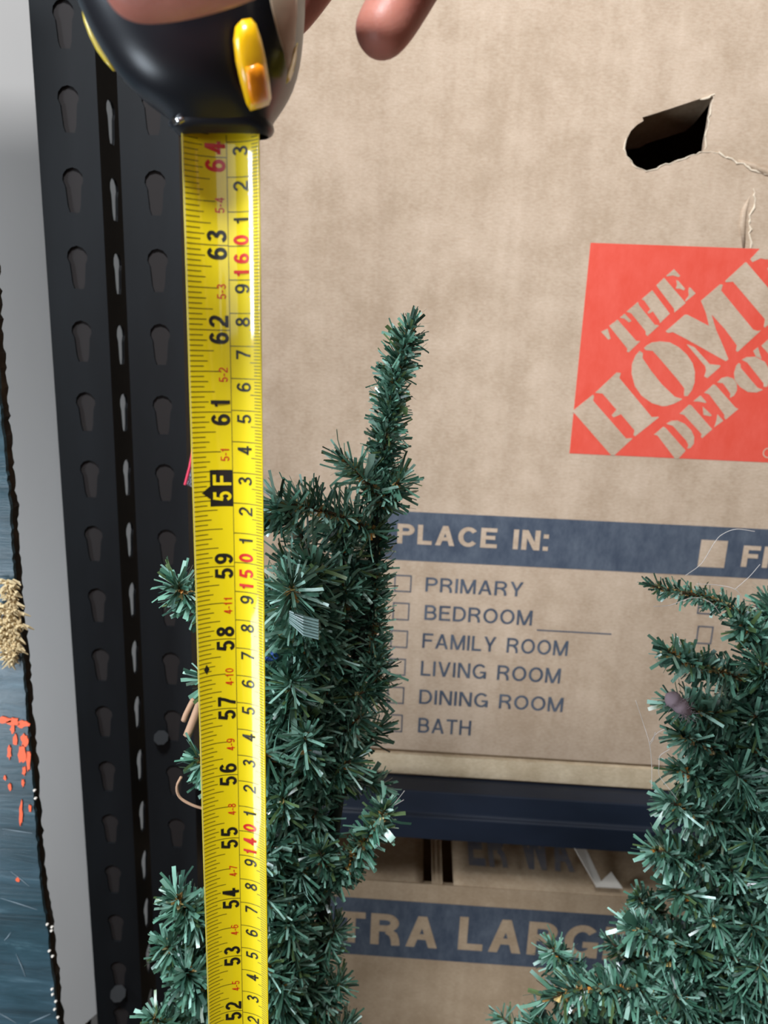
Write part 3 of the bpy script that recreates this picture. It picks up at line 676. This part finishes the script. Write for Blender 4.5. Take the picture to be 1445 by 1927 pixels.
# ------------------------------------------------------------------ hand holding the tape measure, unseen body added to shade the boxes
def skinned(name, chains, m, label, cat):
    """chains: list of [(point, radius), ...]; the first point of later chains may repeat an earlier joint"""
    V = []; R = []; E_ = []; idx = {}
    for ch in chains:
        prev = None
        for key, p, r in ch:
            if key in idx: i = idx[key]
            else: i = len(V); idx[key] = i; V.append(p); R.append(r)
            if prev is not None: E_.append((prev, i))
            prev = i
    off = V[0]; me = bpy.data.meshes.new(name); me.from_pydata([tuple(v-off) for v in V], E_, [])
    o = bpy.data.objects.new(name, me); COL.objects.link(o); o.location = off
    sk = o.modifiers.new('skin', 'SKIN'); sk.use_smooth_shade = True; sk.branch_smoothing = .6
    for i, r in enumerate(R): me.skin_vertices[0].data[i].radius = (r, r)
    me.skin_vertices[0].data[0].use_root = True
    s = o.modifiers.new('s', 'SUBSURF'); s.levels = s.render_levels = 3
    bpy.context.view_layer.update()
    ev = bpy.data.meshes.new_from_object(o.evaluated_get(bpy.context.evaluated_depsgraph_get()))
    o.modifiers.clear(); o.data = ev; ev.materials.clear(); ev.materials.append(m)
    ev.polygons.foreach_set('use_smooth', [True]*len(ev.polygons))
    return tag(o, label, cat)
pp = P
hand = skinned('person', [
    [('palm', pp(900, -330, .215), .021), ('palm2', pp(1120, -560, .215), .026), ('wrist', pp(1330, -800, .20), .025), ('arm', pp(1560, -1060, .16), .031), ('arm2', Vector((.33, .03, 1.86)), .036), ('elbow', Vector((.42, -.12, 1.78)), .042), ('upper_arm', Vector((.31, -.28, 1.60)), .050), ('shoulder', Vector((.15, -.44, 1.42)), .070), ('chest', Vector((-.08, -.46, 1.33)), .150), ('waist', Vector((-.08, -.47, 1.10)), .130), ('hips', Vector((-.08, -.47, .95)), .145)],
    [('chest', 0, 0), ('neck', Vector((-.08, -.46, 1.51)), .055), ('head', Vector((-.08, -.44, 1.61)), .072), ('crown', Vector((-.08, -.45, 1.68)), .068)],
    [('chest', 0, 0), ('shoulder2', Vector((-.30, -.45, 1.42)), .068), ('upper_arm2', Vector((-.37, -.42, 1.28)), .052), ('elbow2', Vector((-.38, -.34, 1.13)), .042), ('forearm2', Vector((-.27, -.20, 1.24)), .036), ('wrist2', Vector((-.15, -.10, 1.40)), .025), ('palm3', Vector((-.10, -.07, 1.47)), .024)],
    [('palm3', 0, 0), ('a1', Vector((-.085, -.035, 1.50)), .009), ('a2', Vector((-.075, -.022, 1.53)), .008)], [('palm3', 0, 0), ('b1', Vector((-.10, -.032, 1.51)), .009), ('b2', Vector((-.092, -.020, 1.545)), .008)],
    [('palm3', 0, 0), ('c1', Vector((-.115, -.036, 1.52)), .009), ('c2', Vector((-.11, -.022, 1.555)), .008)], [('palm3', 0, 0), ('d1', Vector((-.13, -.045, 1.52)), .008), ('d2', Vector((-.13, -.03, 1.55)), .007)],
    [('palm3', 0, 0), ('e1', Vector((-.07, -.065, 1.50)), .010), ('e2', Vector((-.055, -.06, 1.525)), .008)],
    [('hips', 0, 0), ('thigh', Vector((.02, -.47, .75)), .082), ('knee', Vector((.03, -.46, .48)), .058), ('shin', Vector((.03, -.48, .25)), .048), ('ankle', Vector((.03, -.49, .09)), .038), ('toe', Vector((.04, -.36, .04)), .036)],
    [('hips', 0, 0), ('thigh2', Vector((-.18, -.47, .75)), .082), ('knee2', Vector((-.19, -.46, .48)), .058), ('shin2', Vector((-.19, -.48, .25)), .048), ('ankle2', Vector((-.19, -.49, .09)), .038), ('toe2', Vector((-.20, -.36, .04)), .036)],
    [('palm', 0, 0), ('i0', pp(800, -330, .245), .0105), ('i1', pp(735, -250, .272), .0098), ('i2', pp(640, -110, .288), .0090), ('i3', pp(560, 10, .292), .0082), ('i4', pp(520, 70, .290), .0062)],
    [('palm', 0, 0), ('m0', pp(930, -300, .240), .0105), ('m1', pp(860, -200, .258), .0096), ('m2', pp(795, -70, .262), .0100), ('m3', pp(728, 45, .250), .0092), ('m4', pp(694, 92, .245), .0076)],
    [('palm', 0, 0), ('r0', pp(1040, -330, .232), .0100), ('r1', pp(1000, -250, .250), .0092), ('r2', pp(965, -130, .250), .0084), ('r3', pp(900, -65, .238), .0074), ('r4', pp(865, -45, .232), .0058)],
    [('palm2', 0, 0), ('p0', pp(1170, -440, .225), .0088), ('p1', pp(1150, -350, .242), .0080), ('p2', pp(1110, -250, .242), .0072), ('p3', pp(1050, -200, .232), .0064), ('p4', pp(1020, -185, .228), .0052)],
    [('palm', 0, 0), ('t0', pp(780, -330, .192), .0150), ('t1', pp(620, -210, .186), .0120), ('t2', pp(450, -95, .187), .0112), ('t3', pp(285, -44, .190), .0106), ('t4', pp(192, -38, .192), .0090)],
], SKIN, 'bare hand gripping the black tape measure, fingers hanging down at the top edge, unseen body added for shade', 'person')
nl = []
c = pp(245, -60, .181)
for a in range(14):
    an = 2*math.pi*a/14; nl.append(c+RT*(.0075*math.cos(an))+UP*(.0055*math.sin(an))+Vector((0, .0008*math.cos(an)**2, 0)))
MB().prism([nl], (0, -1, 0), .0007).build('fingernail', NAIL, hand)

# ------------------------------------------------------------------ artificial trees
def spline(pts, n):
    """Catmull-Rom through world points"""
    p = [pts[0]*2-pts[1]]+pts+[pts[-1]*2-pts[-2]]; out = []
    for i in range(len(pts)-1):
        a, b, c, d = p[i:i+4]
        for k in range(n):
            t = k/n; out.append(.5*((2*b)+(c-a)*t+(2*a-5*b+4*c-d)*t*t+(3*b-a-3*c+d)*t**3))
    out.append(pts[-1]); return out
def make_needles(path, per_mm, L0, wid, cone, droop, tip=True, tan=False, short0=1.0):
    """flat PVC strips radiating from a wire: each is a bent ribbon of three segments"""
    P_ = np.array([tuple(p) for p in path]); seg = np.linalg.norm(np.diff(P_, axis=0), axis=1); tot = seg.sum(); cum = np.concatenate([[0], np.cumsum(seg)])
    n = max(6, int(tot*1000*per_mm)); s = rng.random(n)*tot
    base = np.stack([np.interp(s, cum, P_[:, i]) for i in range(3)], 1)
    s2 = np.minimum(s+.002, tot); s1 = np.maximum(s-.002, 0)
    T = np.stack([np.interp(s2, cum, P_[:, i])-np.interp(s1, cum, P_[:, i]) for i in range(3)], 1); T /= np.linalg.norm(T, axis=1)[:, None]
    rv = rng.normal(size=(n, 3)); rad = rv-(rv*T).sum(1)[:, None]*T; rad /= np.linalg.norm(rad, axis=1)[:, None]
    al = np.radians(rng.normal(cone, 13, n)); al = np.where(s > tot-.004, al*rng.random(n)*.9, al)
    D = T*np.cos(al)[:, None]+rad*np.sin(al)[:, None]
    Ln = L0*rng.uniform(.55, 1.15, n)*(short0+(1-short0)*(s/tot)); wd_ = wid*1.0*rng.uniform(.6, 1.35, n)
    big = rng.random(n) < .012; wd_[big] *= 2.6
    B2 = np.cross(D, rng.normal(size=(n, 3))); B2 /= np.linalg.norm(B2, axis=1)[:, None]
    K = np.cross(D, B2); curv = rng.normal(0, .24, n)[:, None]*K+np.array([0, 0, -droop])
    rows = []
    for f in (0, .38, .72, 1.0):
        c = base+D*(Ln*f)[:, None]+curv*(Ln*f*f)[:, None]; w = (wd_*(.65 if f == 0 else 1.0)/2*1.0)[:, None]
        rows += [c-B2*w, c+B2*w]
    V = np.stack(rows, 1).reshape(-1, 3); q = np.arange(n)[:, None]*8
    Fc = np.concatenate([q+np.array([0, 1, 3, 2]), q+np.array([2, 3, 5, 4]), q+np.array([4, 5, 7, 6])], 1).reshape(-1, 4)
    return V, Fc
def fast_mesh(name, V, Fc, m, parent):
    off = np.array(tuple(wloc(parent))); me = bpy.data.meshes.new(name)
    V = (V-off).astype(np.float32); me.vertices.add(len(V)); me.vertices.foreach_set('co', V.ravel())
    me.loops.add(Fc.size); me.loops.foreach_set('vertex_index', Fc.ravel().astype(np.int32))
    me.polygons.add(len(Fc)); me.polygons.foreach_set('loop_start', np.arange(0, Fc.size, 4, dtype=np.int32)); me.update(calc_edges=True); me.materials.append(m)
    o = bpy.data.objects.new(name, me); COL.objects.link(o); o.parent = parent; return o
def branch(root, pts, L0=.017, wid=.0014, per=4.5, cone=58, droop=.06, wire=.0012, tan=.35, short0=1.0):
    w = spline([P(*p) for p in pts], 6)
    b = MB().tube(w, [wire*(1.2-.5*i/len(w)) for i in range(len(w))], 5).build('branch', WIRE, root, True)
    V, Fc = make_needles(w, per*1.45, L0, wid, cone, droop, short0=short0); tag(fast_mesh('needles', V, Fc, NEEDLE, b), kind='stuff')
    V, Fc = make_needles(w, tan*2.6, L0*.27, wid*1.3, 60, 0); tag(fast_mesh('tan_needles', V, Fc, TAN, b), 'golden tan needles close to the wire', kind='stuff')
def in_poly(x, y, rows):
    ys = [r[0] for r in rows]; return np.interp(y, ys, [r[1] for r in rows]), np.interp(y, ys, [r[2] for r in rows])
def fill(root, rows, tx, Y0, Y1, step, L0, seed, per=3.6):
    r = random.Random(seed); y = rows[0][0]
    while y < rows[-1][0]:
        l, rr = in_poly(0, y, rows); x = l+r.uniform(0, step*.6)
        while x < rr:
            u = (x-l)/max(1, rr-l); bulge = math.sin(math.pi*min(1, max(0, u)))
            Yt = Y1-(Y1-Y0)*(.25+.75*bulge)*r.uniform(.55, 1); jx, jy = r.uniform(-14, 14), r.uniform(-18, 18)
            cx = tx(y+120); sx = cx+(x-cx)*.35; up = r.uniform(55, 120)
            branch(root, [(sx, y+jy+up, Y1+.01), ((sx+x)/2+jx, y+jy+up*.62, (Yt+Y1)/2), (x+jx, y+jy, Yt)], L0*r.uniform(.85, 1.15), .0013*r.uniform(.9, 1.3), per, r.uniform(50, 68), .05, tan=.25)
            x += step*r.uniform(.8, 1.2)
        y += step*.92

base = P(690, 1000, .375)
t1 = thing('christmas_tree', (base.x, .37, 0), 'green artificial Christmas tree with a crooked bare top, directly behind the tape', 'tree')
trunk = [P(768, 622, .352), P(728, 800, .355), P(712, 960, .362), P(690, 1150, .37), P(650, 1400, .375), P(610, 1700, .38), P(585, 1950, .385)]
w = spline(trunk, 6); MB().tube(w+[Vector((w[-1].x-.01, .385, .9)), Vector((w[-1].x-.01, .385, .02))], [.0016]*12+[.004]*(len(w)-12)+[.010, .012], 8).build('trunk', TRUNK, t1, True)
branch(t1, [(712, 960, .362), (722, 860, .356), (733, 760, .354), (748, 690, .352), (771, 618, .350)], .0112, .0011, 8.5, 64, .0, tan=1.3)
branch(t1, [(712, 940, .358), (728, 800, .352), (770, 622, .350)], .006, .0012, 6.0, 40, .0, tan=.8)
branch(t1, [(720, 945, .355), (690, 905, .345), (650, 868, .340)], .014, .0012, 4.0, 50, .02, tan=1.2)
branch(t1, [(712, 960, .360), (735, 925, .355), (752, 905, .352)], .014, .0011, 6.5, 65, .02, tan=1.0)
branch(t1, [(700, 1000, .355), (650, 975, .345), (590, 958, .335), (540, 950, .33)], .0165, .0012, 4.2, 66, .0, tan=1.3)
branch(t1, [(560, 990, .335), (530, 960, .33), (500, 975, .325)], .016, .0013, 4.0, 62, .0)
branch(t1, [(695, 1260, .37), (702, 1180, .37), (706, 1080, .366), (708, 970, .362)], .0115, .0011, 7.0, 62, .0, tan=1.6)
branch(t1, [(690, 1320, .372), (705, 1290, .37), (712, 1240, .368)], .014, .0012, 5, 60, .0)
branch(t1, [(620, 1200, .36), (560, 1150, .335), (548, 1105, .31)], .018, .0014, 5.0, 68, .05, tan=1.0)
branch(t1, [(520, 1160, .36), (420, 1150, .345), (350, 1120, .332), (333, 1098, .326)], .0135, .0016, 4.6, 68, .05, tan=1.2)
branch(t1, [(500, 1330, .36), (430, 1300, .34), (385, 1275, .33)], .0125, .0016, 4.2, 62, .05)
branch(t1, [(500, 1480, .36), (420, 1460, .34), (372, 1425, .33)], .014, .0017, 4.4, 62, .05)
branch(t1, [(600, 1420, .38), (660, 1400, .385), (712, 1372, .39)], .014, .0012, 5.5, 55, .02)
branch(t1, [(610, 1480, .38), (650, 1470, .385), (695, 1470, .39), (720, 1480, .39)], .012, .0011, 5.0, 60, .03)
branch(t1, [(590, 1680, .37), (640, 1645, .36), (680, 1590, .352), (712, 1545, .348), (722, 1522, .346)], .0125, .0017, 4.4, 62, .06, tan=1.6)
branch(t1, [(640, 1640, .36), (612, 1625, .35), (600, 1600, .346)], .012, .0016, 4, 60, .05)
branch(t1, [(470, 1780, .37), (380, 1740, .345), (332, 1690, .33)], .015, .0018, 4.6, 60, .05, tan=.8)
branch(t1, [(460, 1830, .37), (360, 1810, .345), (312, 1780, .33)], .0135, .0018, 4.6, 60, .05, tan=.8)
branch(t1, [(450, 1990, .37), (350, 1950, .345), (290, 1915, .33)], .0135, .0018, 4.6, 60, .05, tan=.8)
branch(t1, [(420, 1870, .36), (370, 1850, .335), (350, 1830, .325)], .015, .0018, 4.6, 60, .05, tan=.8)
branch(t1, [(640, 1330, .372), (665, 1310, .366), (690, 1300, .362)], .016, .0012, 5.0, 60, .03)
branch(t1, [(620, 1400, .372), (655, 1370, .366), (680, 1345, .362)], .016, .0013, 5.0, 60, .03)
branch(t1, [(600, 1500, .372), (635, 1450, .366), (660, 1430, .362)], .016, .0013, 5.0, 60, .03)
branch(t1, [(590, 1820, .378), (620, 1770, .376), (632, 1740, .374)], .014, .0011, 5.0, 60, .03)
branch(t1, [(590, 1920, .378), (625, 1870, .376), (640, 1850, .374)], .015, .0011, 5.0, 60, .03)
branch(t1, [(590, 2010, .378), (630, 1960, .376), (650, 1930, .374)], .015, .0011, 5.0, 60, .03)
rowsL = [(1000, 560, 690), (1060, 500, 690), (1150, 470, 690), (1250, 430, 670), (1350, 440, 650), (1450, 440, 620), (1550, 450, 590), (1650, 410, 590), (1750, 390, 590), (1850, 350, 590), (2000, 330, 600), (2120, 320, 600)]
fill(t1, rowsL, lambda y: np.interp(y, [900, 1400, 2000], [690, 600, 540]), .325, .385, 62, .0165, 3)
wide = MB()   # one broad uncut sheet of PVC strips, as in the photo
a, b = P(545, 1150, .308), P(600, 1168, .303)
for k in range(7):
    o = UP*(-.0013*k)+Vector((0, -.0002*(k % 2), 0)); wide.tube([a+o*.6, a.lerp(b, .5)+o+Vector((0, -.001, 0)), b+o], [.0005, .00065, .0006], 4)
wide.build('uncut_needle_sheet', mat('grey_green_sheet', (122, 150, 146), .3, coat=.4), t1)
MB().tube(spline([P(385, 1300, .35), P(368, 1345, .345), P(352, 1385, .342)], 4), .0022, 7).build('bare_twig', TWIG, t1, True)
MB().tube(spline([P(365, 1315, .352), P(352, 1340, .35), P(346, 1356, .35)], 4), .0016, 7).build('bare_twig', TWIG, t1, True)
MB().tube(spline([P(341, 1462, .36), P(333, 1480, .36), P(338, 1500, .36), P(362, 1515, .36), P(392, 1524, .36)], 5), .0008, 6).build('bent_wire', TWIG, t1, True)
MB().tube(spline([P(480, 1225, .35), P(500, 1240, .345), P(520, 1236, .342), P(512, 1228, .34)], 5), .0012, 6).build('blue_ribbon', BLUET, t1, True)
def stand(root, x, y):
    for k in range(3):
        a = 2*math.pi*k/3+.4; MB().tube([(x, y, .14), (x+.12*math.cos(a), y+.12*math.sin(a), .06), (x+.20*math.cos(a), y+.20*math.sin(a), .008)], .007, 8).build('stand_leg', TRUNK, root, True)
stand(t1, w[-1].x-.01, .385)

t2 = thing('christmas_tree', (P(1500, 1500, .42).x, .42, 0), 'green artificial Christmas tree spreading wide at the right edge', 'tree')
tk = [P(1450, 1150, .40), P(1500, 1400, .41), P(1520, 1700, .42), P(1530, 1950, .42)]
MB().tube(spline(tk, 5)+[Vector((tk[-1].x, .42, .02))], [.003]*5+[.006]*11+[.010], 8).build('trunk', TRUNK, t2, True)
branch(t2, [(1445, 1230, .39), (1400, 1160, .385), (1330, 1125, .38), (1265, 1112, .376), (1225, 1102, .374)], .0078, .0012, 3.6, 55, .02, tan=1.4, short0=1.3)
branch(t2, [(1460, 1260, .39), (1430, 1210, .385), (1390, 1170, .38)], .012, .0018, 4.0, 58, .04)
branch(t2, [(1440, 1290, .39), (1360, 1265, .38), (1290, 1245, .375), (1255, 1225, .372)], .0125, .0016, 4.4, 58, .04, tan=1.6)
branch(t2, [(1440, 1350, .39), (1340, 1345, .375), (1275, 1325, .366)], .0145, .0017, 4.8, 60, .05, tan=1.0)
branch(t2, [(1440, 1430, .39), (1350, 1410, .375), (1285, 1385, .366)], .0145, .0017, 5.0, 60, .05, tan=1.0)
branch(t2, [(1440, 1480, .39), (1350, 1470, .375), (1278, 1450, .366)], .0145, .0017, 4.8, 60, .05)
branch(t2, [(1430, 1560, .39), (1330, 1540, .375), (1262, 1510, .366)], .0145, .0017, 4.8, 60, .05)
branch(t2, [(1430, 1630, .39), (1320, 1620, .375), (1235, 1600, .366)], .0155, .0017, 5.0, 60, .05)
branch(t2, [(1420, 1720, .39), (1330, 1700, .375), (1270, 1672, .366)], .0145, .0018, 4.8, 60, .05)
branch(t2, [(1400, 1800, .39), (1290, 1780, .375), (1190, 1745, .37)], .0155, .0018, 4.8, 60, .05)
branch(t2, [(1280, 1840, .41), (1190, 1800, .41), (1150, 1775, .412)], .0125, .0014, 4.4, 60, .05)
branch(t2, [(1200, 1890, .40), (1110, 1850, .39), (1050, 1800, .385), (1040, 1782, .384)], .0135, .0014, 3.6, 64, .10, tan=.8)
branch(t2, [(1350, 1850, .385), (1200, 1860, .37), (1090, 1862, .362), (1035, 1878, .36)], .0165, .0019, 4.4, 62, .10, tan=.8)
branch(t2, [(1300, 1960, .39), (1130, 1950, .37), (1010, 1930, .36)], .016, .0019, 4.4, 62, .10, tan=.8)
branch(t2, [(1100, 2010, .40), (1000, 1960, .40), (945, 1915, .405)], .012, .0012, 4.0, 62, .06, tan=.6)
branch(t2, [(1250, 1720, .40), (1215, 1700, .39), (1200, 1690, .385)], .011, .0014, 4.0, 60, .04)
branch(t2, [(1470, 1240, .40), (1455, 1180, .40), (1450, 1135, .40)], .014, .0014, 5.5, 60, .03)
branch(t2, [(1500, 1330, .40), (1470, 1260, .40), (1450, 1180, .40)], .015, .0014, 5.0, 60, .03)
rowsR = [(1230, 1400, 1530), (1320, 1340, 1560), (1450, 1330, 1580), (1550, 1310, 1590), (1650, 1290, 1600), (1750, 1240, 1620), (1840, 1130, 1640), (1927, 1080, 1640), (2080, 1020, 1640)]
fill(t2, rowsR, lambda y: 1500, .345, .41, 62, .0165, 5, per=3.8)
# grey lint caught in the needles
mb = MB(); c0 = P(1268, 1318, .352); c1 = P(1300, 1345, .350)
mb.tube(spline([c0+Vector((-.004, 0, .003)), c0, c0.lerp(c1, .5), c1], 5), [.001, .0022, .0034, .0040, .0044, .0042, .0040, .0038, .0040, .0042, .0040, .0036, .0030, .0022, .0014, .0008], 9)
for _ in range(160):
    f = random.random(); c = c0.lerp(c1, f); d = Vector((random.gauss(0, 1), random.gauss(0, 1), random.gauss(0, 1))).normalized()
    mb.tube([c+d*.003, c+d*.0055+Vector((random.gauss(0, .0012), 0, random.gauss(0, .0012)))], [.00015, .0001], 3)
lint = mb.build('lint_clump', FLUFF, None, True, origin=tuple(c0)); tag(lint, 'mauve-grey lint clump caught on the left side of the right-hand tree', 'lint')
def web(pts_list, label, Y=.36):
    m_ = MB(); o = P(*pts_list[0][0], Y)
    for pts in pts_list:
        m_.tube(spline([P(x, y, Y+.002*(i % 2)) for i, (x, y) in enumerate(pts)], 6), .00022, 4)
    tag(m_.build('cobweb', WEB, None, True, origin=tuple(o)), label, 'cobweb')
web([[(1196, 1318), (1210, 1360), (1222, 1400), (1226, 1440), (1226, 1485)], [(1222, 1398), (1236, 1380), (1250, 1372)], [(1222, 1402), (1229, 1392), (1233, 1378)], [(1240, 1440), (1241, 1460), (1262, 1488), (1275, 1505)], [(1260, 1410), (1242, 1422), (1240, 1440)]], 'fine cobweb strands hanging between the right tree and the box')
web([[(1230, 1141), (1260, 1139), (1290, 1128), (1315, 1125), (1340, 1136), (1355, 1155)], [(1310, 1099), (1350, 1101), (1383, 1109), (1400, 1130)], [(1290, 1083), (1320, 1060), (1345, 1020), (1360, 1005), (1385, 996), (1420, 1000)], [(1383, 1109), (1410, 1085), (1430, 1062)]], 'glinting cobweb looped over the thin top twig of the right tree', .372)
web([[(742, 1512), (752, 1500), (761, 1488)], [(738, 1518), (760, 1505)]], 'tiny wisp of cobweb on the short branch before the beam', .345)

# pink-edged fabric corner hanging on the upright behind the blade
YF = .50
fc = thing('fabric_tag', tuple(P(375, 900, YF)), 'black flecked fabric corner with pink edging, peeking out left of the tape', 'fabric')
MB().prism([[P(372, 815, YF), P(363, 845, YF), P(356, 880, YF), P(347, 910, YF), P(372, 922, YF), P(400, 926, YF), P(400, 815, YF)]], (0, 1, 0), .004).build('cloth', TWEED, fc)
MB().tube([P(372, 815, YF), P(364, 842, YF), P(357, 878, YF), P(348, 912, YF)], .0010, 6).build('piping', PINK, fc)
MB().tube([P(385, 820, YF), P(385, 650, YF+.03), P(385, 500, YP+.03)], .0012, 5).build('hanging_loop', TWEED, fc)
